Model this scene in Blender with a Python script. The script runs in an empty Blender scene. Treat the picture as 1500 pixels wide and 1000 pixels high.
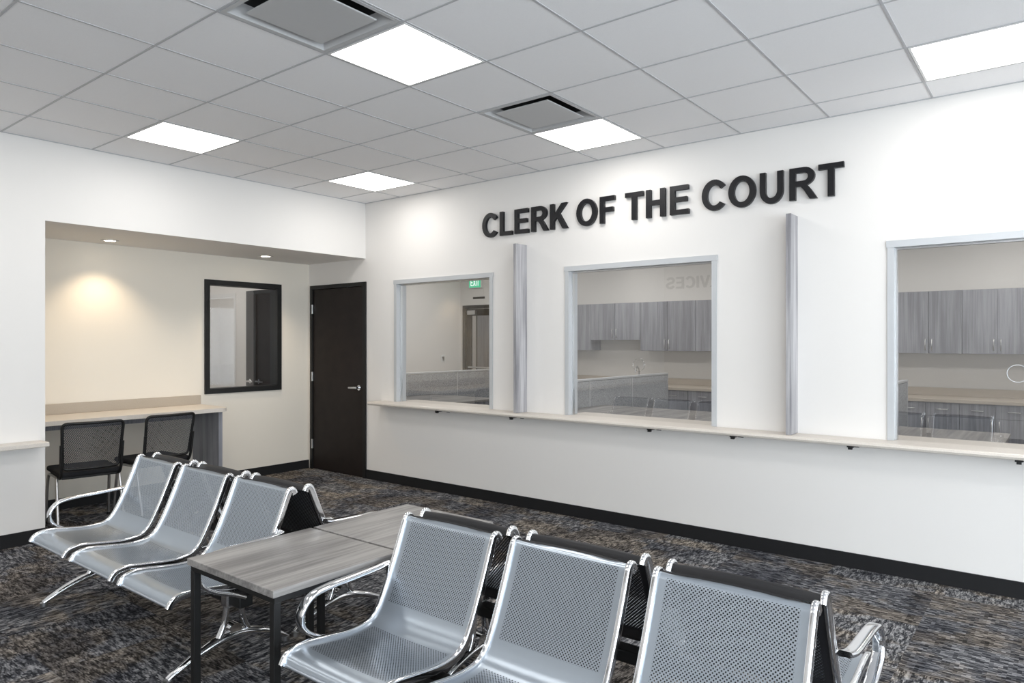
import bpy, bmesh, math, random
from mathutils import Vector, Matrix
random.seed(7)
sc = bpy.context.scene
sc.view_settings.view_transform = 'Standard'
sc.view_settings.look = 'None'

# ------------------------------------------------------------------ materials
def nm(name):
    m = bpy.data.materials.new(name); m.use_nodes = True
    nt = m.node_tree
    return m, nt, nt.nodes['Principled BSDF'], nt.nodes['Material Output']

def mat(name, col, rough=0.5, metal=0.0, noise=0.0, nscale=30, bump=0.0, bscale=200, spec=0.5, coat=0.0):
    m, nt, b, o = nm(name)
    b.inputs['Base Color'].default_value = (*col, 1)
    b.inputs['Roughness'].default_value = rough
    b.inputs['Metallic'].default_value = metal
    b.inputs['Specular IOR Level'].default_value = spec
    b.inputs['Coat Weight'].default_value = coat
    tc = nt.nodes.new('ShaderNodeTexCoord')
    if noise > 0:
        n = nt.nodes.new('ShaderNodeTexNoise'); n.inputs['Scale'].default_value = nscale
        n.inputs['Detail'].default_value = 4
        nt.links.new(tc.outputs['Object'], n.inputs['Vector'])
        r = nt.nodes.new('ShaderNodeValToRGB')
        r.color_ramp.elements[0].position = .3; r.color_ramp.elements[1].position = .7
        r.color_ramp.elements[0].color = (*[c*(1-noise) for c in col], 1)
        r.color_ramp.elements[1].color = (*[min(1, c*(1+noise)) for c in col], 1)
        nt.links.new(n.outputs['Fac'], r.inputs['Fac'])
        nt.links.new(r.outputs['Color'], b.inputs['Base Color'])
    if bump > 0:
        n2 = nt.nodes.new('ShaderNodeTexNoise'); n2.inputs['Scale'].default_value = bscale
        nt.links.new(tc.outputs['Object'], n2.inputs['Vector'])
        bp = nt.nodes.new('ShaderNodeBump'); bp.inputs['Strength'].default_value = bump
        bp.inputs['Distance'].default_value = .002
        nt.links.new(n2.outputs['Fac'], bp.inputs['Height'])
        nt.links.new(bp.outputs['Normal'], b.inputs['Normal'])
    return m

def woodmat(name, c1, c2, axis='Z', rough=.45, fine=70):
    m, nt, b, o = nm(name)
    tc = nt.nodes.new('ShaderNodeTexCoord'); mp = nt.nodes.new('ShaderNodeMapping')
    s = [fine, fine, fine]; s['XYZ'.index(axis)] = 1.6
    mp.inputs['Scale'].default_value = s
    nt.links.new(tc.outputs['Object'], mp.inputs['Vector'])
    n = nt.nodes.new('ShaderNodeTexNoise'); n.inputs['Scale'].default_value = 1.0
    n.inputs['Detail'].default_value = 6; n.inputs['Roughness'].default_value = .65
    nt.links.new(mp.outputs['Vector'], n.inputs['Vector'])
    mp2 = nt.nodes.new('ShaderNodeMapping')
    s2 = [fine*.2]*3; s2['XYZ'.index(axis)] = 1.1
    mp2.inputs['Scale'].default_value = s2; nt.links.new(tc.outputs['Object'], mp2.inputs['Vector'])
    n2 = nt.nodes.new('ShaderNodeTexNoise'); n2.inputs['Scale'].default_value = 1.0; n2.inputs['Detail'].default_value = 3
    nt.links.new(mp2.outputs['Vector'], n2.inputs['Vector'])
    av = nt.nodes.new('ShaderNodeMath'); av.operation = 'MULTIPLY_ADD'; av.inputs[1].default_value = .5
    hv = nt.nodes.new('ShaderNodeMath'); hv.operation = 'MULTIPLY'; hv.inputs[1].default_value = .5
    nt.links.new(n2.outputs['Fac'], hv.inputs[0]); nt.links.new(n.outputs['Fac'], av.inputs[0]); nt.links.new(hv.outputs[0], av.inputs[2])
    r = nt.nodes.new('ShaderNodeValToRGB')
    r.color_ramp.elements[0].position = .40; r.color_ramp.elements[1].position = .60
    r.color_ramp.elements[0].color = (*c1, 1); r.color_ramp.elements[1].color = (*c2, 1)
    nt.links.new(av.outputs[0], r.inputs['Fac'])
    nt.links.new(r.outputs['Color'], b.inputs['Base Color'])
    b.inputs['Roughness'].default_value = rough
    return m

def emis(name, col, s):
    m = bpy.data.materials.new(name); m.use_nodes = True
    nt = m.node_tree; nt.nodes.clear()
    e = nt.nodes.new('ShaderNodeEmission'); o = nt.nodes.new('ShaderNodeOutputMaterial')
    e.inputs['Color'].default_value = (*col, 1); e.inputs['Strength'].default_value = s
    nt.links.new(e.outputs[0], o.inputs[0])
    return m

def glassmat(name, tint=.92, f0=.155):
    """thin double architectural glass: clear transmission + Schlick reflection, same from both sides"""
    m = bpy.data.materials.new(name); m.use_nodes = True
    nt = m.node_tree; nt.nodes.clear(); L = nt.links
    t = nt.nodes.new('ShaderNodeBsdfTransparent'); t.inputs[0].default_value = (tint, tint*1.003, tint, 1)
    g = nt.nodes.new('ShaderNodeBsdfGlossy'); g.inputs['Roughness'].default_value = 0.0
    lw = nt.nodes.new('ShaderNodeLayerWeight'); lw.inputs['Blend'].default_value = .5
    p = nt.nodes.new('ShaderNodeMath'); p.operation = 'POWER'; p.inputs[1].default_value = 5
    L.new(lw.outputs['Facing'], p.inputs[0])
    a = nt.nodes.new('ShaderNodeMath'); a.operation = 'MULTIPLY_ADD'; a.inputs[1].default_value = 1-f0; a.inputs[2].default_value = f0
    L.new(p.outputs[0], a.inputs[0])
    mx = nt.nodes.new('ShaderNodeMixShader'); o = nt.nodes.new('ShaderNodeOutputMaterial')
    L.new(a.outputs[0], mx.inputs[0]); L.new(t.outputs[0], mx.inputs[1])
    L.new(g.outputs[0], mx.inputs[2]); L.new(mx.outputs[0], o.inputs[0]); return m

def perfmat(name, col, rough, metal, p=.0125, r=.0025, full=False):
    m, nt, b, o = nm(name)
    N = nt.nodes; L = nt.links
    b.inputs['Base Color'].default_value = (*col, 1)
    b.inputs['Roughness'].default_value = rough; b.inputs['Metallic'].default_value = metal
    uv = N.new('ShaderNodeUVMap'); sp = N.new('ShaderNodeSeparateXYZ')
    L.new(uv.outputs[0], sp.inputs[0])
    def M(op, a, bb=None, c=None):
        n = N.new('ShaderNodeMath'); n.operation = op
        for i, v in enumerate((a, bb, c)):
            if v is None: continue
            if isinstance(v, (int, float)): n.inputs[i].default_value = v
            else: L.new(v, n.inputs[i])
        return n.outputs[0]
    def lattice(off):
        du = M('SUBTRACT', M('FRACT', M('ADD', M('DIVIDE', sp.outputs[0], p), 100+off)), .5)
        dv = M('SUBTRACT', M('FRACT', M('ADD', M('DIVIDE', sp.outputs[1], p), 100+off)), .5)
        d = M('ADD', M('MULTIPLY', du, du), M('MULTIPLY', dv, dv))
        return M('LESS_THAN', d, (r/p)**2)
    h = M('MAXIMUM', lattice(0), lattice(.5))
    if not full:
        inb = M('LESS_THAN', M('ABSOLUTE', sp.outputs[0]), .205)
        v = sp.outputs[1]
        back = M('LESS_THAN', M('ABSOLUTE', M('SUBTRACT', v, .215)), .165)
        seat = M('LESS_THAN', M('ABSOLUTE', M('SUBTRACT', v, .64)), .15)
        h = M('MULTIPLY', M('MULTIPLY', h, inb), M('MAXIMUM', back, seat))
    t = N.new('ShaderNodeBsdfTransparent'); mx = N.new('ShaderNodeMixShader')
    L.new(h, mx.inputs[0]); L.new(b.outputs[0], mx.inputs[1]); L.new(t.outputs[0], mx.inputs[2])
    L.new(mx.outputs[0], o.inputs[0])
    return m

WALL = mat('wall_paint', (.79, .765, .735), .75, bump=.12, bscale=350)
WALLN = mat('niche_paint', (.79, .735, .645), .75, bump=.12, bscale=350)
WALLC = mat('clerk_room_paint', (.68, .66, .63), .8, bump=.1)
TILE = mat('ceiling_tile', (.90, .89, .89), .9, noise=.02, nscale=250, bump=.3, bscale=500)
TBAR = mat('ceiling_tbar', (.50, .50, .51), .6)
BLACKTRIM = mat('black_rubber_base', (.010, .010, .011), .6, spec=.3)
DOOR = mat('espresso_door', (.014, .010, .009), .5, noise=.25, nscale=8, spec=.25)
BLK = mat('black_paint', (.010, .010, .010), .45, spec=.35)
BLKF = mat('black_fabric', (.02, .02, .022), .85, bump=.4, bscale=600, spec=.2)
CHROME = mat('chrome', (.80, .81, .83), .10, 1.0)
STEEL = mat('brushed_steel', (.6, .6, .6), .28, 1.0)
SILV = mat('silver_edge', (.42, .46, .51), .32, .7)
ALU = mat('satin_aluminium', (.56, .575, .59), .45, .25)
LAM = mat('tan_laminate', (.64, .59, .53), .4, noise=.06, nscale=180)
LAMD = mat('tan_backsplash', (.44, .38, .31), .45, noise=.06, nscale=180)
CABW = woodmat('grey_wood_vertical', (.18, .182, .205), (.315, .32, .35), 'Z')
FINW = woodmat('grey_wood_fin', (.22, .215, .23), (.50, .49, .50), 'Z')
TABW = woodmat('grey_wood_table', (.165, .157, .152), (.35, .335, .32), 'Y', .36, 55)
LETTER = mat('black_sign_letter', (.008, .008, .010), .38, spec=.35)
SEATM = perfmat('perforated_silver_steel', (.38, .425, .475), .28, .72)
SEATB = perfmat('perforated_black_steel', (.012, .012, .014), .45, .2)
MESHB = perfmat('black_chair_mesh', (.035, .035, .038), .6, 0, p=.014, r=.0032, full=True)
GLASS = glassmat('window_glass')
PANELF = mat('partition_fabric', (.33, .34, .355), .9, noise=.5, nscale=110)
PLASTIC = mat('white_plastic', (.8, .8, .78), .4)
DIFF = mat('diffuser_metal', (.52, .52, .52), .45)
DIFFD = mat('diffuser_dark', (.03, .03, .03), .7)
LENS = emis('light_lens', (1, .98, .95), 10.5)
LENSC = emis('light_lens_clerk', (1, .985, .96), 20)
CAN = emis('downlight_lens', (1, .86, .66), 14)
GREEN = emis('exit_green', (.08, .62, .33), 1.0)
WHITEE = emis('exit_letters', (.9, 1, .95), 1.2)

def carpet():
    m, nt, b, o = nm('carpet'); N = nt.nodes; L = nt.links
    tc = N.new('ShaderNodeTexCoord')
    def vm(op, a, bb=None, val=None):
        n = N.new('ShaderNodeVectorMath'); n.operation = op; L.new(a, n.inputs[0])
        if bb is not None: L.new(bb, n.inputs[1])
        if val is not None: n.inputs[1].default_value = val
        return n.outputs[0]
    cell = vm('FLOOR', vm('DIVIDE', tc.outputs['Object'], val=(.6096, .6096, 10)))
    wn = N.new('ShaderNodeTexWhiteNoise'); wn.noise_dimensions = '3D'; L.new(cell, wn.inputs['Vector'])
    sc10 = vm('MULTIPLY', wn.outputs['Color'], val=(9, 9, 9))
    base = vm('ADD', tc.outputs['Object'], sc10)
    def noise(scale, vec, det=3, ro=.6, src=None):
        mp = N.new('ShaderNodeMapping'); mp.inputs['Scale'].default_value = vec
        L.new(src if src is not None else tc.outputs['Object'], mp.inputs['Vector'])
        n = N.new('ShaderNodeTexNoise'); n.inputs['Scale'].default_value = scale
        n.inputs['Detail'].default_value = det; n.inputs['Roughness'].default_value = ro
        L.new(mp.outputs['Vector'], n.inputs['Vector']); return n.outputs['Fac']
    def ramp(fac, els):
        r = N.new('ShaderNodeValToRGB'); cr = r.color_ramp
        cr.elements[0].position, cr.elements[0].color = els[0][0], (*els[0][1], 1)
        cr.elements[1].position, cr.elements[1].color = els[-1][0], (*els[-1][1], 1)
        for p, c in els[1:-1]:
            e = cr.elements.new(p); e.color = (*c, 1)
        L.new(fac, r.inputs[0]); return r.outputs[0]
    def mixc(f, a, c, bt='MIX'):
        x = N.new('ShaderNodeMix'); x.data_type = 'RGBA'; x.blend_type = bt
        if isinstance(f, float): x.inputs[0].default_value = f
        else: L.new(f, x.inputs[0])
        L.new(a, x.inputs[6]); L.new(c, x.inputs[7]); return x.outputs[2]
    def mixf(f, a, c):
        x = N.new('ShaderNodeMix'); x.data_type = 'FLOAT'
        if isinstance(f, float): x.inputs[0].default_value = f
        else: L.new(f, x.inputs[0])
        L.new(a, x.inputs[2]); L.new(c, x.inputs[3]); return x.outputs[0]
    gt = N.new('ShaderNodeMath'); gt.operation = 'GREATER_THAN'; gt.inputs[1].default_value = .5
    L.new(wn.outputs['Value'], gt.inputs[0])
    def snap(v): return vm('SNAP', base, val=v)
    bx = snap((.018, .005, 1.0)); by = snap((.005, .018, 1.0))
    sx = noise(13, (1, 3.5, 1), 5, .72, bx); sy = noise(13, (3.5, 1, 1), 5, .72, by)
    def wnoise(v):
        q = N.new('ShaderNodeTexWhiteNoise'); q.noise_dimensions = '3D'; L.new(v, q.inputs['Vector']); return q.outputs['Value']
    st = mixf(gt.outputs[0], sx, sy)
    ww = mixf(gt.outputs[0], wnoise(bx), wnoise(by))
    st = mixf(.12, st, ww)
    grey = ramp(st, [(.40, (.018, .019, .023)), (.47, (.055, .057, .064)), (.53, (.15, .152, .16)), (.61, (.34, .34, .345))])
    tan = ramp(st, [(.40, (.022, .020, .018)), (.47, (.080, .070, .061)), (.53, (.19, .167, .143)), (.61, (.36, .325, .285))])
    big = ramp(noise(1.9, (1, 1.4, 1), 4, .65, base), [(.47, (0, 0, 0)), (.56, (1, 1, 1))])
    c = mixc(big, grey, tan)
    # tile-to-tile tone and mottled dark patches
    tt = ramp(wn.outputs['Value'], [(.0, (.74, .74, .77)), (1.0, (1.15, 1.13, 1.10))])
    c = mixc(1.0, c, tt, 'MULTIPLY')
    dk = ramp(noise(2.3, (1.3, 1, 1.7), 4, .65, base), [(.42, (.52, .53, .57)), (.52, (1.05, 1.05, 1.05))])
    c = mixc(1.0, c, dk, 'MULTIPLY')
    L.new(c, b.inputs['Base Color']); b.inputs['Roughness'].default_value = .95
    b.inputs['Specular IOR Level'].default_value = .1
    bp = N.new('ShaderNodeBump'); bp.inputs['Strength'].default_value = .5; bp.inputs['Distance'].default_value = .004
    L.new(noise(300, (1, 1, 1), 2), bp.inputs['Height']); L.new(bp.outputs[0], b.inputs['Normal'])
    return m
CARPET = carpet()

# ------------------------------------------------------------------ mesh builder
class MB:
    def __init__(s, name):
        s.name = name; s.v = []; s.f = []; s.mi = []; s.sm = []; s.mats = []; s.uv = []
    def m(s, mt):
        if mt not in s.mats: s.mats.append(mt)
        return s.mats.index(mt)
    def add(s, vs, fs, mt, smooth=False, uvs=None):
        o = len(s.v); s.v += [tuple(p) for p in vs]; k = s.m(mt)
        for f in fs:
            s.f.append([i+o for i in f]); s.mi.append(k); s.sm.append(smooth)
            s.uv.append([uvs[i] for i in f] if uvs else [(0, 0)]*len(f))
    def box(s, x0, x1, y0, y1, z0, z1, mt, bev=0, seg=2):
        x0, x1 = sorted((x0, x1)); y0, y1 = sorted((y0, y1)); z0, z1 = sorted((z0, z1))
        if bev <= 0:
            vs = [(x, y, z) for z in (z0, z1) for y in (y0, y1) for x in (x0, x1)]
            fs = [(0, 2, 3, 1), (4, 5, 7, 6), (0, 1, 5, 4), (2, 6, 7, 3), (0, 4, 6, 2), (1, 3, 7, 5)]
            s.add(vs, fs, mt); return
        bm = bmesh.new(); bmesh.ops.create_cube(bm, size=1)
        for v in bm.verts:
            v.co = Vector((x0+(v.co.x+.5)*(x1-x0), y0+(v.co.y+.5)*(y1-y0), z0+(v.co.z+.5)*(z1-z0)))
        bmesh.ops.bevel(bm, geom=bm.edges[:], offset=bev, segments=seg, affect='EDGES', profile=.5)
        bm.verts.index_update()
        s.add([v.co[:] for v in bm.verts], [[v.index for v in f.verts] for f in bm.faces], mt, False)
        bm.free()
    def sweep(s, path, sec, mt, smooth=True, side=None, caps=True, scales=None, closed=False):
        P = [Vector(p) for p in path]; n = len(P); vs = []; k = len(sec)
        prev = None
        for i, p in enumerate(P):
            if closed: t = (P[(i+1) % n]-P[i-1])
            else: t = P[min(i+1, n-1)]-P[max(i-1, 0)]
            t.normalize()
            if side is not None: a = Vector(side)
            else:
                if prev is None:
                    a = t.cross(Vector((0, 0, 1)))
                    if a.length < .1: a = t.cross(Vector((1, 0, 0)))
                else: a = prev - t*prev.dot(t)
            a.normalize(); prev = a
            b = a.cross(t); b.normalize()
            sc_ = scales[i] if scales else 1
            for (u, w) in sec: vs.append(p+a*u*sc_+b*w*sc_)
        fs = []
        for i in range(n if closed else n-1):
            for j in range(k):
                j2 = (j+1) % k; i2 = (i+1) % n
                fs.append((i*k+j, i*k+j2, i2*k+j2, i2*k+j))
        s.add(vs, fs, mt, smooth)
        if caps and not closed:
            s.add(vs[:k], [tuple(range(k))[::-1]], mt); s.add(vs[-k:], [tuple(range(k))], mt)
    def tube(s, path, r, mt, k=10, scales=None, closed=False):
        s.sweep(path, [(r*math.cos(2*math.pi*j/k), r*math.sin(2*math.pi*j/k)) for j in range(k)], mt, True, None, True, scales, closed)
    def disc(s, c, r, mt, n=24, h=.004, r2=None):
        r2 = r if r2 is None else r2
        vs = [(c[0]+r*math.cos(2*math.pi*i/n), c[1]+r*math.sin(2*math.pi*i/n), c[2]) for i in range(n)]
        vs += [(c[0]+r2*math.cos(2*math.pi*i/n), c[1]+r2*math.sin(2*math.pi*i/n), c[2]+h) for i in range(n)]
        fs = [tuple(range(n))[::-1], tuple(range(n, 2*n))]+[(i, (i+1) % n, n+(i+1) % n, n+i) for i in range(n)]
        s.add(vs, fs, mt)
    def build(s, loc=(0, 0, 0), rz=0, recalc=True):
        me = bpy.data.meshes.new(s.name)
        me.from_pydata(s.v, [], s.f)
        for mt in s.mats: me.materials.append(mt)
        ul = me.uv_layers.new(name='UVMap')
        for p in me.polygons:
            p.material_index = s.mi[p.index]; p.use_smooth = s.sm[p.index]
            for li, u in zip(p.loop_indices, s.uv[p.index]): ul.data[li].uv = u
        if recalc:
            bm = bmesh.new(); bm.from_mesh(me); bmesh.ops.recalc_face_normals(bm, faces=bm.faces[:]); bm.to_mesh(me); bm.free()
        ob = bpy.data.objects.new(s.name, me); sc.collection.objects.link(ob)
        ob.location = loc; ob.rotation_euler = (0, 0, rz)
        return ob

def rrect(a, b, r=None, n=3):
    r = r or min(a, b)*.45
    out = []
    for cx, cy, a0 in ((a-r, b-r, 0), (-a+r, b-r, 90), (-a+r, -b+r, 180), (a-r, -b+r, 270)):
        for i in range(n+1):
            t = math.radians(a0+90*i/n); out.append((cx+r*math.cos(t), cy+r*math.sin(t)))
    return out
def crom(pts, n=5):
    P = [Vector(p) for p in pts]; P = [P[0]*2-P[1]]+P+[P[-1]*2-P[-2]]; out = []
    for i in range(1, len(P)-2):
        for k in range(n):
            t = k/n; a, b, c, d = P[i-1], P[i], P[i+1], P[i+2]
            out.append(.5*((2*b)+(c-a)*t+(2*a-5*b+4*c-d)*t*t+(3*b-a-3*c+d)*t**3))
    out.append(P[-2]); return out

# ------------------------------------------------------------------ shell dimensions
H = 3.05; YN = 5.10; XW = -6.095; YS = -2.20; XE = 4.0; NX = -7.126; NY0 = 1.985; SOF = 2.438
CY = 10.22; CXW = -9.35

def wall_x(name, y0, y1, x0, x1, ops, mt, z1=H):
    w = MB(name); cur = x0
    for (a, b, za, zb) in sorted(ops):
        if a > cur: w.box(cur, a, y0, y1, 0, z1, mt)
        if za > 0: w.box(a, b, y0, y1, 0, za, mt)
        if zb < z1: w.box(a, b, y0, y1, zb, z1, mt)
        cur = b
    if cur < x1: w.box(cur, x1, y0, y1, 0, z1, mt)
    return w.build()
def wall_y(name, x0, x1, y0, y1, ops, mt, z1=H):
    w = MB(name); cur = y0
    for (a, b, za, zb) in sorted(ops):
        if a > cur: w.box(x0, x1, cur, a, 0, z1, mt)
        if za > 0: w.box(x0, x1, a, b, 0, za, mt)
        if zb < z1: w.box(x0, x1, a, b, zb, z1, mt)
        cur = b
    if cur < y1: w.box(x0, x1, cur, y1, 0, z1, mt)
    return w.build()

WINS = [(-5.62, -4.25), (-3.425, -2.053), (-.902, .47), (1.62, 2.99)]
ZS, ZT = .84, 2.165
DX0, DX1 = -7.085, -6.075
wall_x('wall_north', YN, YN+.12, -9.47, XE, [(a, b, ZS, ZT) for a, b in WINS]+[(DX0+.045, DX1-.045, 0, 2.135)], WALL)
SWIN = (.35, 3.75, .15, 2.5); EWIN = (-1.9, 4.2, .15, 2.5)
wall_x('wall_south', YS-.12, YS, XW-.1, XE, [SWIN], WALL)
wall_y('wall_east', XE, XE+.12, YS-.12, CY+.12, [EWIN], WALL)
wall_y('wall_west', XW-.1, XW, YS, NY0, [], WALL)
w = MB('wall_niche_side'); w.box(NX, XW-.1, NY0-.1, NY0, 0, H, WALLN); w.build()
NW0, NW1, NWZ0, NWZ1 = 3.79, 4.71, .96, 2.175
wall_y('wall_niche_back', NX-.12, NX, NY0-.1, YN, [(NW0, NW1, NWZ0, NWZ1)], WALLN)
w = MB('wall_bulkhead'); w.box(NX, XW, NY0, YN, SOF, H, WALL); w.build()
wall_x('wall_side_room_south', 2.3, 2.42, -9.47, NX-.12, [], WALL)
wall_y('wall_side_room_west', -9.59, -9.47, 2.3, YN+.12, [], WALL)
wall_x('wall_clerk_north', CY, CY+.12, CXW-.12, XE, [(-9.22, -8.27, 0, 2.16)], WALLC)
wall_y('wall_clerk_west', CXW-.12, CXW, YN+.12, CY, [], WALL)
wall_x('wall_corridor_north', 12.6, 12.72, -12.5, -5.5, [], WALL)
wall_y('wall_corridor_west', -12.6, -12.5, CY, 12.72, [], WALL)
wall_y('wall_corridor_east', -5.5, -5.4, CY+.12, 12.72, [], WALL)
wall_x('wall_corridor_south', CY, CY+.12, -12.5, CXW-.12, [], WALL)

f = MB('floor'); f.box(-12.6, XE+.12, YS-.12, 12.72, -.1, 0, CARPET); f.build()

# unseen storefront windows (behind / right of the viewpoint), added so daylight brightens the ceiling
def storefront(name, axis, a0, a1, z0, z1, p0, p1, n):
    b = MB(name)
    def bx(u0, u1, q0, q1, za, zb, mt, bev=0):
        if axis == 'X': b.box(u0, u1, q0, q1, za, zb, mt, bev)
        else: b.box(q0, q1, u0, u1, za, zb, mt, bev)
    m_ = .05
    bx(a0, a1, p0, p1, z0, z0+m_, ALU); bx(a0, a1, p0, p1, z1-m_, z1, ALU)
    for i in range(n+1):
        u = a0+(a1-a0-m_)*i/n; bx(u, u+m_, p0, p1, z0+m_, z1-m_, ALU)
    pm = (p0+p1)/2
    bx(a0+m_, a1-m_, pm-.003, pm+.003, z0+m_, z1-m_, GLASS)
    b.build()
storefront('window_6', 'X', SWIN[0], SWIN[1], SWIN[2], SWIN[3], YS-.10, YS-.02, 3)
storefront('window_7', 'Y', EWIN[0], EWIN[1], EWIN[2], EWIN[3], XE+.02, XE+.10, 5)
def arealight(name, loc, rot, sx, sy, e, col):
    l = bpy.data.lights.new(name, 'AREA'); l.shape = 'RECTANGLE'; l.size = sx; l.size_y = sy; l.energy = e; l.color = col
    o = bpy.data.objects.new(name, l); o.location = loc; o.rotation_euler = rot; sc.collection.objects.link(o)
DAY = (.84, .92, 1.0)
arealight('daylight_fill_south', ((SWIN[0]+SWIN[1])/2, YS-.25, 1.32), (math.radians(97), 0, 0), 3.4, 2.35, 290, DAY)  # fill lamp outside the added south window, lifts ceiling and clerk wall
arealight('daylight_fill_east', (XE+.25, 1.15, 1.32), (math.radians(97), 0, math.radians(90)), 6.1, 2.35, 560, DAY)  # fill lamp outside the added east window, mainly for the ceiling

# ceiling tiles
T = .6096; GX = -.647; GY = 2.31
DIFFS = [(-3.0854, 1.7004), (-3.0854, 3.5292), (1.7914, 1.7004), (1.7914, 3.5292), (-5.5238, -.1284)]
def isdiff(x, y): return any(abs(x-a) < .02 and abs(y-b) < .02 for a, b in DIFFS)
c = MB('ceiling'); g = MB('ceiling_grid')
xs = [GX+T*k for k in range(-9, 9)]; ys = [GY+T*k for k in range(-9, 6)]
xs = [x for x in xs if x > XW and x < XE]; ys = [y for y in ys if y > YS and y < YN]
for x in [XW]+xs:
    for y in [YS]+ys:
        x1 = min([q for q in xs+[XE] if q > x+.01]); y1 = min([q for q in ys+[YN] if q > y+.01])
        if isdiff(x, y): continue
        c.box(x, x1, y, y1, H, H+.02, TILE)
c.box(-9.59, NX, 2.3, YN, H, H+.02, TILE)
c.box(CXW-.12, XE, YN, CY+.12, H, H+.02, TILE)
c.box(-12.6, -5.4, CY+.12, 12.72, H, H+.02, TILE)
c.box(XW-.1, XE+.12, YS-.12, YS, H, H+.02, TILE)
c.box(XE, XE+.12, YS, YN, H, H+.02, TILE)
c.build()
bw = .006
for x in xs: g.box(x-bw, x+bw, YS, YN, H-.003, H, TBAR)
for y in ys: g.box(XW, XE, y-bw, y+bw, H-.0032, H, TBAR)
g.box(XW, XE, YN-.012, YN, H-.004, H, TBAR); g.box(XW, XW+.012, YS, YN, H-.004, H, TBAR)
g.build()

def light_panel(x, y, lens):
    b = MB('ceiling_light_panel')
    e = .02; z = H-.0035
    b.add([(x+e, y+e, z), (x+e, y+T-e, z), (x+T-e, y+T-e, z), (x+T-e, y+e, z)], [(0, 1, 2, 3)], lens)
    for (a0, a1, b0, b1) in ((x+.008, x+e, y+.008, y+T-.008), (x+T-e, x+T-.008, y+.008, y+T-.008),
                             (x+e, x+T-e, y+.008, y+e), (x+e, x+T-e, y+T-e, y+T-.008)):
        b.box(a0, a1, b0, b1, H-.005, H, PLASTIC)
    b.build(recalc=False)
for kx in (-5.5238, -3.0854, -.647, 1.7914):
    for ky in (-1.3476, .4812, 2.31, 4.1388):
        light_panel(kx, ky, LENS)
for kx in (-8.3, -5.52, -3.085, -.647, 1.79):
    for ky in (6.6, 8.6): light_panel(kx, ky, LENSC)
light_panel(-8.6, 3.4, LENSC); light_panel(-9.0, 11.1, LENS); light_panel(-10.8, 11.1, LENS)

def diffuser(x, y):
    b = MB('ceiling_air_diffuser')
    m_ = .010; z = H
    x0, x1, y0, y1 = x+m_, x+T-m_, y+m_, y+T-m_
    fl = .022
    for q in ((x0, x1, y0, y0+fl), (x0, x1, y1-fl, y1), (x0, x0+fl, y0+fl, y1-fl), (x1-fl, x1, y0+fl, y1-fl)):
        b.box(q[0], q[1], q[2], q[3], z-.004, z+.002, DIFF)
    def sq(i, zz): return [(x0+i, y0+i, zz), (x1-i, y0+i, zz), (x1-i, y1-i, zz), (x0+i, y1-i, zz)]
    vs = sq(fl, z)+sq(.06, z+.05)+sq(.085, z+.2)
    b.add(vs, [(i, (i+1) % 4, 4+(i+1) % 4, 4+i) for i in range(4)], DIFF)
    b.add(vs, [(4+i, 4+(i+1) % 4, 8+(i+1) % 4, 8+i) for i in range(4)]+[(8, 9, 10, 11)], DIFFD)
    p0 = .082
    b.box(x0+p0, x1-p0, y0+p0, y1-p0, z-.006, z+.002, DIFF, .003)
    b.box(x+T/2-.01, x+T/2+.01, y+T/2-.01, y+T/2+.01, z+.002, z+.2, DIFFD)
    b.build(recalc=False)
for a, b_ in DIFFS: diffuser(a, b_)

# baseboards
BB = .10
def bboard(name, *bx):
    b = MB(name)
    for q in bx: b.box(q[0], q[1], q[2], q[3], 0, BB, BLACKTRIM)
    b.build()
bboard('baseboard_north', (DX1+.003, XE, YN-.012, YN))
bboard('baseboard_west', (XW, XW+.012, YS, NY0))
bboard('baseboard_niche', (NX, NX+.012, NY0, YN-.012), (NX+.012, XW, NY0, NY0+.012))
bboard('baseboard_south', (XW+.012, XE, YS, YS+.012))
bboard('baseboard_clerk_room', (CXW, CXW+.012, YN+.12, CY))

# ------------------------------------------------------------------ clerk windows, sills, counter
for i, (a, b_) in enumerate(WINS):
    w = MB('window_%d' % (i+1)); fw = .038
    ya, yb = YN-.010, YN+.135; zh = ZT-fw
    w.box(a, a+fw, ya, yb, ZS+.036, zh, ALU); w.box(b_-fw, b_, ya, yb, ZS+.036, zh, ALU)
    w.box(a-.006, b_+.006, ya-.002, yb, zh, ZT+.006, ALU)
    w.box(a+fw, a+fw+.012, YN+.04, YN+.075, ZS+.036, zh-.012, STEEL); w.box(b_-fw-.012, b_-fw, YN+.04, YN+.075, ZS+.036, zh-.012, STEEL)
    w.box(a+fw, b_-fw, YN+.04, YN+.075, zh-.012, zh, STEEL)
    x0, x1, z0, z1, yg = a+fw+.012, b_-fw-.012, ZS+.036, zh-.012, YN+.058
    w.add([(x0, yg, z0), (x1, yg, z0), (x1, yg, z1), (x0, yg, z1)], [(0, 1, 2, 3)], GLASS)
    w.box(a+.001, b_-.001, YN+.0005, YN+.32, ZS, ZS+.035, LAM)
    cx = (a+b_)/2
    if i > 0:
        w.tube([(cx+.052*math.cos(t*math.pi/12), YN+.052, 1.325+.052*math.sin(t*math.pi/12)) for t in range(24)], .0025, GLASS if i == 1 else ALU, 6, closed=True)
    w.build()
ct = MB('transaction_counter')
yw = YN-.0005
prof = [(yw, ZS), (yw, ZS+.035), (YN-.185, ZS+.035), (YN-.198, ZS+.030), (YN-.203, ZS+.0175), (YN-.198, ZS+.005), (YN-.185, ZS)]
CX0 = -5.83
def extr(mb, prof, x0, x1, mt):
    n = len(prof); vs = [(x0, p[0], p[1]) for p in prof]+[(x1, p[0], p[1]) for p in prof]
    mb.add(vs, [tuple(range(n)), tuple(range(n, 2*n))[::-1]]+[(i, (i+1) % n, n+(i+1) % n, n+i) for i in range(n)], mt)
extr(ct, prof, CX0, XE-.001, LAM)
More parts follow.
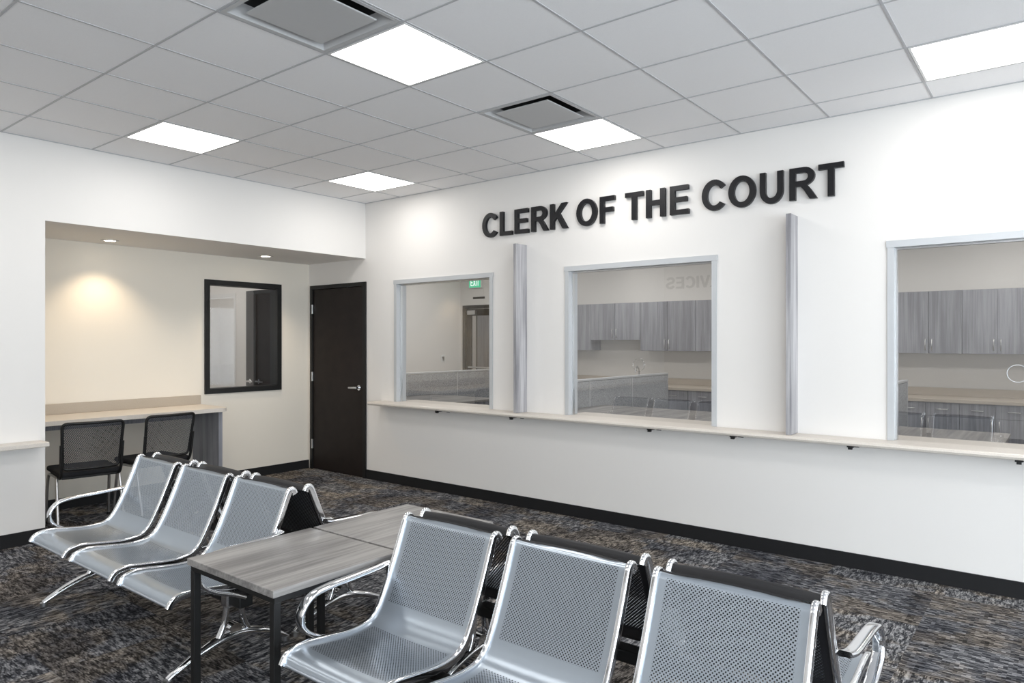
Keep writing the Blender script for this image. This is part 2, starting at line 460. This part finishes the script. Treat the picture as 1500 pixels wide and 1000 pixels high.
for bx in (-4.83, -3.90, -2.53, -1.87, -1.09, -.2, .9, 2.1, 3.3):
    ct.box(bx-.02, bx+.02, YN-.17, yw, ZS-.012, ZS, BLK); ct.box(bx-.02, bx+.02, YN-.006, yw, ZS-.03, ZS-.012, BLK)
    ct.box(bx-.012, bx+.012, YN-.175, YN-.15, ZS-.025, ZS-.01, BLK)
ct.build()
for fx in (-3.862, -1.482, .98+.06):
    d = MB('wood_fin_divider'); d.box(fx-.017, fx+.017, YN-.16, YN-.0005, ZS+.036, 2.395, FINW, .0015)
    d.build()
lc = MB('wall_ledge_counter')
lc.box(XW, XW+.17, -2.1, 1.96, .735, .77, LAM, .006)
lc.box(XW+.02, XW+.14, 1.5, 1.54, .715, .735, BLK); lc.box(XW+.02, XW+.14, .3, .34, .715, .735, BLK)
lc.build()

# ------------------------------------------------------------------ lettering
def arc(cx, cy, rx, ry, a0, a1, n=16):
    return [(cx+rx*math.cos(math.radians(a0+(a1-a0)*i/n)), cy+ry*math.sin(math.radians(a0+(a1-a0)*i/n))) for i in range(n+1)]
def offs(pts, w):
    L_, R_ = [], []
    for i, p in enumerate(pts):
        a = pts[max(i-1, 0)]; b = pts[min(i+1, len(pts)-1)]
        tx, ty = b[0]-a[0], b[1]-a[1]; l = math.hypot(tx, ty) or 1
        L_.append((p[0]-ty/l*w, p[1]+tx/l*w)); R_.append((p[0]+ty/l*w, p[1]-tx/l*w))
    return L_+R_[::-1]
GL = {
 'L': (.853, [[(.1, 0), (.1, 1), (.3, 1), (.3, .165), (.8, .165), (.8, 0)]]),
 'E': (.932, [[(.1, 0), (.1, 1), (.84, 1), (.84, .835), (.3, .835), (.3, .6), (.79, .6), (.79, .435), (.3, .435), (.3, .165), (.86, .165), (.86, 0)]]),
 'F': (.853, [[(.1, 0), (.1, 1), (.79, 1), (.79, .835), (.3, .835), (.3, .59), (.72, .59), (.72, .425), (.3, .425), (.3, 0)]]),
 'T': (.853, [[(.325, 0), (.325, .835), (.03, .835), (.03, 1), (.82, 1), (.82, .835), (.525, .835), (.525, 0)]]),
 'H': (1.008, [[(.1, 0), (.1, 1), (.3, 1), (.3, .605), (.7, .605), (.7, 1), (.9, 1), (.9, 0), (.7, 0), (.7, .435), (.3, .435), (.3, 0)]]),
 'I': (.388, [[(.1, 0), (.1, 1), (.3, 1), (.3, 0)]]),
 'K': (1.008, [[(.1, 0), (.1, 1), (.3, 1), (.3, .56), (.7, 1), (.97, 1), (.59, .61), (1.0, 0), (.75, 0), (.45, .465), (.3, .31), (.3, 0)]]),
 'X': (.96, [[(0, 0), (.35, .51), (.03, 1), (.27, 1), (.48, .67), (.69, 1), (.93, 1), (.61, .51), (.96, 0), (.71, 0), (.48, .35), (.24, 0)]]),
 'O': (1.086, [arc(.545, .5, .49, .52, 0, 348, 29), arc(.545, .5, .28, .345, 0, 348, 29)]),
 'C': (1.008, [arc(.54, .5, .48, .52, 36, 322, 26)+arc(.54, .5, .275, .345, 318, 36, 26)]),
 'U': (1.008, [[(.1, 1), (.3, 1)]+arc(.5, .4, .2, .235, 180, 360, 14)+[(.7, 1), (.9, 1)]+arc(.5, .4, .4, .42, 0, -180, 18)]),
 'R': (1.008, [[(.1, 0), (.1, 1)]+arc(.58, .72, .34, .28, 90, -55, 12)+[(.68, .44), (.80, .30), (1.0, 0), (.76, 0), (.58, .28), (.46, .41), (.3, .415), (.3, 0)],
               [(.3, .835)]+arc(.57, .708, .14, .127, 90, -90, 8)+[(.3, .581)]]),
 'P': (.932, [[(.1, 0), (.1, 1)]+arc(.55, .69, .34, .31, 90, -90, 12)+[(.3, .38), (.3, 0)], [(.3, .835)]+arc(.54, .69, .15, .145, 90, -90, 8)+[(.3, .545)]]),
 'D': (1.008, [[(.1, 0), (.1, 1)]+arc(.46, .5, .46, .5, 90, -90, 16), [(.3, .835)]+arc(.44, .5, .27, .335, 90, -90, 14)+[(.3, .165)]]),
 'V': (.932, [[(0, 1), (.22, 1), (.465, .27), (.71, 1), (.93, 1), (.57, 0), (.35, 0)]]),
 'M': (1.163, [[(.1, 0), (.1, 1), (.4, 1), (.58, .3), (.76, 1), (1.06, 1), (1.06, 0), (.87, 0), (.87, .8), (.67, 0), (.49, 0), (.29, .8), (.29, 0)]]),
 'N': (1.008, [[(.1, 0), (.1, 1), (.3, 1), (.7, .33), (.7, 1), (.9, 1), (.9, 0), (.7, 0), (.3, .66), (.3, 0)]]),
 'S': (.932, [offs(arc(.45, .72, .3, .2, 15, 250, 14)+arc(.47, .285, .32, .205, 75, -165, 14), .095)]),
 ' ': (.388, []),
}
def lettering(name, text, width, cap, depth, mt, loc, rot, track=0):
    tot = sum(GL[ch][0]+track for ch in text); sx = width/tot
    cu = bpy.data.curves.new(name, 'CURVE'); cu.dimensions = '2D'; cu.fill_mode = 'BOTH'
    x = 0
    for ch in text:
        for pl in GL[ch][1]:
            sp = cu.splines.new('POLY'); sp.points.add(len(pl)-1)
            for k, p in enumerate(pl): sp.points[k].co = ((x+p[0])*sx, p[1]*cap, 0, 1)
            sp.use_cyclic_u = True
        x += GL[ch][0]+track
    cu.extrude = depth/2
    ob = bpy.data.objects.new(name, cu); sc.collection.objects.link(ob)
    dg = bpy.context.evaluated_depsgraph_get()
    me = bpy.data.meshes.new_from_object(ob.evaluated_get(dg)); bpy.data.objects.remove(ob)
    me.name = name; me.materials.clear(); me.materials.append(mt)
    o = bpy.data.objects.new(name, me); sc.collection.objects.link(o)
    o.location = loc; o.rotation_euler = rot
    return o
lettering('clerk_of_the_court_sign', 'CLERK OF THE COURT', 3.22, .224, .03, LETTER, (-4.373, YN-.0155, 2.505), (math.pi/2, 0, 0))
lettering('development_services_sign', 'DEVELOPMENT SERVICES', 3.86, .222, .026, LETTER, (-2.2, YS+.0135, 2.53), (math.pi/2, 0, math.pi))

# ------------------------------------------------------------------ entry door in niche
d = MB('door_1')
ya, yb = YN-.02, YN+.12
d.box(DX0, DX0+.045, ya, yb, 0, 2.135, BLK); d.box(DX1-.045, DX1, ya, yb, 0, 2.135, BLK)
d.box(DX0, DX1, ya, yb, 2.135, 2.18, BLK)
d.box(DX0+.048, DX1-.048, YN-.005, YN+.04, .008, 2.131, DOOR, .002)
for hz in (.3, 1.1, 1.9):
    d.box(DX0+.036, DX0+.054, YN-.028, YN-.006, hz-.055, hz+.055, STEEL, .003)
lx = DX1-.115; lz = 1.0
d.tube([(lx, YN-.005, lz), (lx, YN-.016, lz)], .03, CHROME, 18)
d.tube([(lx, YN-.016, lz), (lx, YN-.06, lz)], .012, CHROME, 10)
d.tube([(lx+.008, YN-.058, lz), (lx-.03, YN-.06, lz), (lx-.08, YN-.058, lz-.002), (lx-.135, YN-.05, lz-.004)], .013, STEEL, 10, [1, 1, .9, .8])
d.build()

# niche window
w = MB('window_5'); fw = .055; xa, xb = NX-.13, NX+.018
w.box(xa, xb, NW0, NW0+fw, NWZ0+fw, NWZ1-fw, BLK); w.box(xa, xb, NW1-fw, NW1, NWZ0+fw, NWZ1-fw, BLK)
w.box(xa, xb, NW0, NW1, NWZ0, NWZ0+fw, BLK); w.box(xa, xb, NW0, NW1, NWZ1-fw, NWZ1, BLK)
xg = NX-.06
w.add([(xg, NW0+fw, NWZ0+fw), (xg, NW1-fw, NWZ0+fw), (xg, NW1-fw, NWZ1-fw), (xg, NW0+fw, NWZ1-fw)], [(0, 1, 2, 3)], GLASS)
w.build()
d = MB('door_2')
d.box(-8.46, -7.50, YN-.03, YN, 0, 2.18, BLK, .003); d.box(-8.41, -7.55, YN-.04, YN-.03, .01, 2.13, DOOR)
d.tube([(-8.33, YN-.04, 1.0), (-8.33, YN-.09, 1.0)], .012, CHROME); d.tube([(-8.34, YN-.09, 1.0), (-8.21, YN-.085, 1.0)], .012, CHROME)
d.tube([(-8.33, YN-.04, 1.0), (-8.33, YN-.052, 1.0)], .03, CHROME, 16)
d.build()

# downlights
def downlight(x, y):
    b = MB('recessed_downlight')
    n = 24
    ring = [(x+.062*math.cos(2*math.pi*i/n), y+.062*math.sin(2*math.pi*i/n), SOF-.002) for i in range(n)]
    b.sweep(ring, rrect(.014, .003, .002, 2), STEEL, True, None, False, None, True)
    b.disc((x, y, SOF-.0035), .05, CAN, 24, .002)
    b.build()
    l = bpy.data.lights.new('downlight_spot', 'SPOT'); l.energy = 30; l.color = (1, .80, .56)
    l.spot_size = math.radians(105); l.spot_blend = .7; l.shadow_soft_size = .04
    o = bpy.data.objects.new('downlight_spot', l); o.location = (x, y, SOF-.02); sc.collection.objects.link(o)
downlight(-6.83, 2.74); downlight(-6.77, 4.29)

# ------------------------------------------------------------------ niche desk
b = MB('built_in_desk')
yd = 3.745; xf = -6.53
pl = [(NX+.001, NY0+.001), (xf, NY0+.001)]+[(xf-.09+.09*math.cos(t), yd-.09+.09*math.sin(t)) for t in [i*math.pi/16 for i in range(9)]]+[(NX+.001, yd)]
n = len(pl)
vs = [(p[0], p[1], .822) for p in pl]+[(p[0], p[1], .86) for p in pl]
b.add(vs, [tuple(range(n))[::-1], tuple(range(n, 2*n))]+[(i, (i+1) % n, n+(i+1) % n, n+i) for i in range(n)], LAM)
b.box(NX+.001, NX+.02, NY0+.002, yd, .86, .957, LAMD, .002)
b.box(NX+.013, -6.60, 3.66, 3.70, .0, .822, CABW, .001)
b.box(NX+.001, NX+.02, NY0+.02, 3.66, .72, .822, CABW)
b.build()

# ------------------------------------------------------------------ mesh-back guest chairs (face -x)
def guest_chair(loc, rz):
    b = MB('mesh_back_chair'); HW = .218
    b.box(-.24, .22, -.225, .225, .435, .480, BLKF, .018, 3)
    b.box(-.21, .2, -.2, .2, .415, .436, BLK, .006)
    def bp(u, v):
        y = u*HW*(1-.08*(1-v)); z = .50+v*.37
        x = .235+.075*v
        return (x+.035*(1-u*u), y, z)
    loop = []
    for i in range(10): loop.append(bp(-1+.0, .1+.8*i/9))
    for i in range(5): t = math.pi-math.pi/2*i/4; loop.append(bp(-.85+.15*math.cos(t), .9+.1*math.sin(t)))
    for i in range(8): loop.append(bp(-.8+1.6*i/7, 1))
    for i in range(5): t = math.pi/2-math.pi/2*i/4; loop.append(bp(.85+.15*math.cos(t), .9+.1*math.sin(t)))
    for i in range(10): loop.append(bp(1, .9-.8*i/9))
    for i in range(5): t = -math.pi/2*i/4; loop.append(bp(.85+.15*math.cos(t), .1+.1*math.sin(t)))
    for i in range(8): loop.append(bp(.8-1.6*i/7, 0))
    for i in range(5): t = -math.pi/2-math.pi/2*i/4; loop.append(bp(-.85+.15*math.cos(t), .1+.1*math.sin(t)))
    lp = [loop[0]]
    for p in loop[1:]:
        if (Vector(p)-Vector(lp[-1])).length > .004: lp.append(p)
    if (Vector(lp[0])-Vector(lp[-1])).length < .004: lp.pop()
    b.tube(lp, .012, BLK, 8, closed=True)
    nu, nv = 12, 8; vs = []; uv = []
    for j in range(nv+1):
        for i in range(nu+1):
            u = -1+2*i/nu; v = j/nv
            vs.append(bp(u*.97, .02+.96*v)); uv.append((u*HW, v*.37))
    b.add(vs, [(j*(nu+1)+i, j*(nu+1)+i+1, (j+1)*(nu+1)+i+1, (j+1)*(nu+1)+i) for j in range(nv) for i in range(nu)], MESHB, True, uv)
    for s in (-1, 1):
        b.tube(crom([(.10, s*.205, .425), (.20, s*.21, .43), (.245, s*.214, .48), (.265, s*.216, .58), (.285, s*.218, .70)], 4), .012, BLK, 8)
        b.tube(crom([(.27, s*.235, .013), (.20, s*.23, .25), (.155, s*.225, .40), (.12, s*.22, .425), (-.08, s*.22, .425), (-.15, s*.225, .40), (-.185, s*.23, .25), (-.215, s*.235, .013)], 5), .0115, STEEL, 10)
        for lx in (.27, -.215): b.tube([(lx, s*.235, 0), (lx, s*.235, .02)], .015, BLK, 10)
    b.tube([(.0, -.22, .424), (.0, .22, .424)], .01, STEEL, 8)
    return b.build(loc, rz)
guest_chair((-6.42, 2.375, 0), math.radians(-8))
guest_chair((-6.50, 2.97, 0), math.radians(4))

# ------------------------------------------------------------------ tandem seating (beam benches)
YC = 2.113
prof0 = [(2.082, .755), (2.070, .775), (2.052, .772), (2.035, .735), (2.005, .66), (1.962, .56), (1.918, .47), (1.880, .415), (1.83, .388), (1.74, .382), (1.63, .395), (1.55, .405), (1.50, .402), (1.468, .388), (1.452, .362)]
PR = [Vector((0, a, z)) for a, z in prof0]; PR = crom(PR, 4)
def bench(x0, rear):
    b = MB('beam_seating_bench')
    my = (lambda y: 2*YC-y) if rear else (lambda y: y)
    W = .50; pitch = .58
    def tr(p): return (p[0], my(p[1]), p[2])
    N_ = len(PR); arcl = [0]
    for i in range(1, N_): arcl.append(arcl[-1]+(PR[i]-PR[i-1]).length)
    norms = []
    for i in range(N_):
        t = PR[min(i+1, N_-1)]-PR[max(i-1, 0)]; t.normalize(); norms.append(Vector((0, t.z, -t.y)))
    for s in range(3):
        sx0 = x0+s*pitch; sx1 = sx0+W; xc = (sx0+sx1)/2
        nu = 6
        for mt, off in ((SEATM, .0025), (SEATB, -.0035)):
            vs = []; uv = []
            for i in range(N_):
                for k in range(nu+1):
                    u = -1+2*k/nu; dish = .008*(1-u*u)
                    fr = Vector((0, -abs(norms[i].y), abs(norms[i].z))) if i > 6 else norms[i]*(1 if norms[i].y < 0 else -1)
                    o = PR[i]+fr*(off-dish)
                    vs.append(tr((xc+u*(W/2-.012), o.y, o.z))); uv.append((u*(W/2-.012), arcl[i]))
            b.add(vs, [(i*(nu+1)+k, i*(nu+1)+k+1, (i+1)*(nu+1)+k+1, (i+1)*(nu+1)+k) for i in range(N_-1) for k in range(nu)], mt, True, uv)
        for xr in (sx0+.009, sx1-.009):
            b.sweep([tr((xr, p.y, p.z)) for p in PR], rrect(.010, .016, .007, 3), CHROME, True, (1, 0, 0))
        b.tube([tr((sx0+.012, 2.076, .762)), tr((sx1-.012, 2.076, .762))], .007, BLK if rear else SILV, 8)
        b.tube([tr((sx0+.012, 1.456, .366)), tr((sx1-.012, 1.456, .366))], .006, SILV, 8)
        for xr in (sx0+.08, sx1-.08):
            q = [tr((xr, 1.70, .372)), tr((xr, 1.74, .335)), tr((xr, 1.86, .335)), tr((xr, 1.90, .425))]
            b.sweep(q, rrect(.014, .006, .003, 1), BLK, False, (1, 0, 0))
    xe = x0+2*pitch+W
    y0_, y1_ = sorted((my(1.765), my(1.835)))
    b.box(x0-.02, xe+.02, y0_, y1_, .275, .325, BLK, .006)
    for xa, sg in ((x0-.036, 1), (xe+.036, -1)):
        arm = crom([(xa+sg*.01, 1.985, .590), (xa, 1.93, .583), (xa, 1.80, .577), (xa, 1.68, .571), (xa, 1.60, .553), (xa, 1.558, .50), (xa, 1.572, .44), (xa+sg*.004, 1.64, .392), (xa+sg*.01, 1.72, .36), (xa+sg*.02, 1.79, .325)], 6)
        b.sweep([tr(p) for p in arm], rrect(.021, .009, .008, 3), CHROME, True, (1, 0, 0))
        b.tube([tr((xa, 1.975, .585)), tr((xa+sg*.045, 1.975, .585))], .010, CHROME, 8)
    for xl in (x0+.09, xe-.09):
        foot = crom([(xl, 1.485, .022), (xl, 1.53, .045), (xl, 1.62, .085), (xl, 1.72, .115), (xl, 1.80, .125), (xl, 1.88, .115), (xl, 1.98, .085), (xl, 2.05, .045), (xl, 2.085, .022)], 5)
        m_ = len(foot); sca = [.75+.6*math.sin(math.pi*i/(m_-1)) for i in range(m_)]
        b.sweep([tr(p) for p in foot], rrect(.021, .013, .011, 3), CHROME, True, (1, 0, 0), True, sca)
        for (p, q, r_) in ((1.73, 1.765, .02), (1.87, 1.835, .02)):
            up = crom([(xl, p-.02*(1 if p < 1.8 else -1), .10), (xl, p+.02*(1 if p < 1.8 else -1), .18), (xl, q, .27), (xl, q, .33)], 4)
            b.sweep([tr(v) for v in up], rrect(.017, .012, .01, 3), CHROME, True, (1, 0, 0))
        b.tube([tr((xl-.022, 1.80, .15)), tr((xl+.022, 1.80, .15))], .03, CHROME, 16)
        for fy in (1.487, 2.083): b.tube([tr((xl, fy, 0)), tr((xl, fy, .022))], .019, STEEL, 12)
        y0_, y1_ = sorted((my(1.75), my(1.85)))
        b.box(xl-.03, xl+.03, y0_, y1_, .262, .34, CHROME, .008)
    return b.build()
bench(-4.68, False); bench(-4.68, True)
bench(-2.195, False); bench(-2.195, True)

# ------------------------------------------------------------------ side tables
def side_table(x0, x1, y0, y1):
    b = MB('side_table')
    b.box(x0, x1, y0, y1, .572, .60, TABW, .002)
    for x in (x0+.01, x1-.04):
        for y in (y0+.01, y1-.04):
            b.box(x, x+.03, y, y+.03, 0, .547, BLK, .002)
    b.box(x0+.01, x1-.01, y0+.012, y0+.037, .547, .572, BLK); b.box(x0+.01, x1-.01, y1-.037, y1-.012, .547, .572, BLK)
    b.box(x0+.012, x0+.037, y0+.037, y1-.037, .547, .572, BLK); b.box(x1-.037, x1-.012, y0+.037, y1-.037, .547, .572, BLK)
    b.build()
side_table(-2.915, -2.28, 1.475, 2.096); side_table(-2.915, -2.28, 2.111, 2.737)

# ------------------------------------------------------------------ clerk room: cabinets
def pull(b, x, y, z, vert=True, L_=.13):
    if vert:
        b.tube([(x, y, z-L_/2), (x, y-.028, z-L_/2), (x, y-.028, z+L_/2), (x, y, z+L_/2)], .006, STEEL, 6)
    else:
        b.tube([(x-L_/2, y, z), (x-L_/2, y-.028, z), (x+L_/2, y-.028, z), (x+L_/2, y, z)], .006, STEEL, 6)
CF = 9.89
up = MB('upper_cabinets'); lo = MB('lower_cabinets')
segs = []
def run(a, n, wd, zb):
    for i in range(n): segs.append((a+i*wd, a+(i+1)*wd, zb, i % 2))
run(-7.06, 2, .4575, 1.371); run(-6.145, 2, .459, 1.54); run(-5.227, 6, .4572, 1.371); run(-2.338, 10, .3467, 1.371)
for a, b_, zb, par in segs:
    up.box(a, b_, CF+.02, CY-.001, zb, 2.133, CABW)
    up.box(a+.003, b_-.003, CF, CF+.019, zb+.002, 2.131, CABW, .001)
    pull(up, (b_-.035) if par == 0 else (a+.035), CF, zb+.11)
up.box(-2.483, -2.339, CF, CY-.001, 1.371, 2.133, CABW)
LF = 9.62
lo.box(-7.06, 1.13, LF+.02, CY-.001, .1, .80, CABW); lo.box(-7.06, 1.13, LF+.07, CY-.001, 0, .1, BLK)
for a, b_, zb, par in segs:
    lo.box(a+.003, b_-.003, LF, LF+.019, .64, .795, CABW, .001)
    lo.box(a+.003, b_-.003, LF, LF+.019, .105, .634, CABW, .001)
    pull(lo, (a+b_)/2, LF, .72, False, .11); pull(lo, (b_-.035) if par == 0 else (a+.035), LF, .55, True, .11)
lo.box(-7.08, 1.15, LF-.03, CY-.001, .80, .84, LAMD, .004)
up.build(); lo.build()
bs = MB('trim_backsplash'); bs.box(-7.08, 1.15, CY-.02, CY-.001, .841, .94, LAMD); bs.build()
fa = MB('sink_faucet')
fx = -5.35; fy = 10.08
fa.tube([(fx, fy, .8405), (fx, fy, .87)], .022, CHROME, 14)
fa.tube([(fx, fy, .87), (fx, fy, 1.05)]+[(fx, fy-.06+.06*math.cos(t), 1.05+.06*math.sin(t)) for t in [i*math.pi/8 for i in range(1, 9)]]+[(fx, fy-.12, 1.02)], .012, STEEL, 10)
fa.tube([(fx+.02, fy, .88), (fx+.08, fy, .92)], .007, CHROME, 8); fa.build()

# cubicle workstations (fabric panel + desk)
def workstation(x, y0, y1, seams, dx1, dy0, dy1, z1=1.07):
    b = MB('cubicle_workstation')
    e = [y0]+list(seams)+[y1]
    for a, c_ in zip(e[:-1], e[1:]):
        b.box(x-.028, x+.028, a+.012, c_-.012, .09, z1-.03, PANELF, .004)
        b.box(x-.02, x+.02, a+.005, c_-.005, .0, .09, BLK)
    b.box(x-.032, x+.032, y0, y1, z1-.025, z1, ALU, .004)
    for q in e: b.box(x-.03, x+.03, max(y0, q-.010), min(y1, q+.010), 0, z1-.025, ALU)
    x0 = x+.033
    b.box(x0, dx1, dy0, dy1, .712, .74, TABW, .003)
    for xx in (x0+.02, dx1-.045): b.box(xx, xx+.025, dy0+.04, dy1-.04, 0, .712, CABW)
    b.box(x0+.045, dx1-.045, dy1-.1, dy1-.08, .3, .712, CABW)
    b.build()
workstation(-7.36, 5.9, 9.1, (6.9, 7.94), -6.1, 6.2, 7.4)
workstation(-4.48, 6.1, 9.26, (7.15, 8.2), -2.3, 6.15, 7.45)
workstation(-1.46, 6.1, 9.3, (7.15, 8.2), -.35, 6.15, 7.25)

# clerk-room back doorway, exit sign, switch
d = MB('door_3')
d.box(-9.28, -9.22, CY-.02, CY+.12, 0, 2.16, BLK); d.box(-8.27, -8.21, CY-.02, CY+.12, 0, 2.16, BLK)
d.box(-9.28, -8.21, CY-.02, CY+.12, 2.16, 2.22, BLK)
d.box(-9.21, -9.10, CY+.03, CY+.07, .01, 2.15, DOOR); d.box(-8.39, -8.28, CY+.03, CY+.07, .01, 2.15, DOOR)
d.box(-9.10, -8.39, CY+.03, CY+.07, 2.02, 2.15, DOOR); d.box(-9.10, -8.39, CY+.03, CY+.07, .01, .28, DOOR)
yg = CY+.05
d.add([(-9.10, yg, .28), (-8.39, yg, .28), (-8.39, yg, 2.02), (-9.10, yg, 2.02)], [(0, 1, 2, 3)], GLASS)
d.box(-9.15, -8.34, CY-.01, CY+.03, 1.0, 1.03, STEEL)
d.box(-9.15, -8.95, CY-.03, CY+.03, 2.04, 2.12, STEEL)
d.build()
d = MB('door_4')
d.box(-11.0, -9.9, 12.56, 12.6, 0, 2.2, BLK, .003); d.box(-10.93, -9.97, 12.54, 12.56, .01, 2.13, CABW); d.build()
e = MB('exit_sign'); ex = -8.94
e.box(ex-.155, ex+.155, CY-.04, CY-.001, 2.55, 2.76, PLASTIC, .004); e.box(ex-.145, ex+.145, CY-.045, CY-.04, 2.56, 2.75, GREEN)
eo = e.build()
el = lettering('exit_letters', 'EXIT', .23, .13, .004, WHITEE, (ex-.11, CY-.048, 2.59), (math.pi/2, 0, 0)); el.parent = eo
s = MB('door_name_sign'); s.box(-9.02, -8.72, CY-.006, CY-.0005, 2.34, 2.38, BLK); s.build()
s = MB('light_switch'); s.box(CXW, CXW+.007, 9.66, 9.78, 1.12, 1.26, PLASTIC, .002); s.box(CXW+.007, CXW+.012, 9.69, 9.75, 1.15, 1.23, STEEL, .001); s.build()

# ------------------------------------------------------------------ world + camera
wd = bpy.data.worlds.new('world'); sc.world = wd; wd.use_nodes = True
wd.node_tree.nodes['Background'].inputs[0].default_value = (.6, .7, .85, 1); wd.node_tree.nodes['Background'].inputs[1].default_value = 1.0
cam = bpy.data.cameras.new('camera'); cam.sensor_width = 36; cam.lens = 24.6; cam.clip_start = .05
co = bpy.data.objects.new('camera', cam); sc.collection.objects.link(co)
co.location = (0, 0, 1.517); co.rotation_euler = (math.pi/2, 0, math.radians(38.25))
sc.camera = co
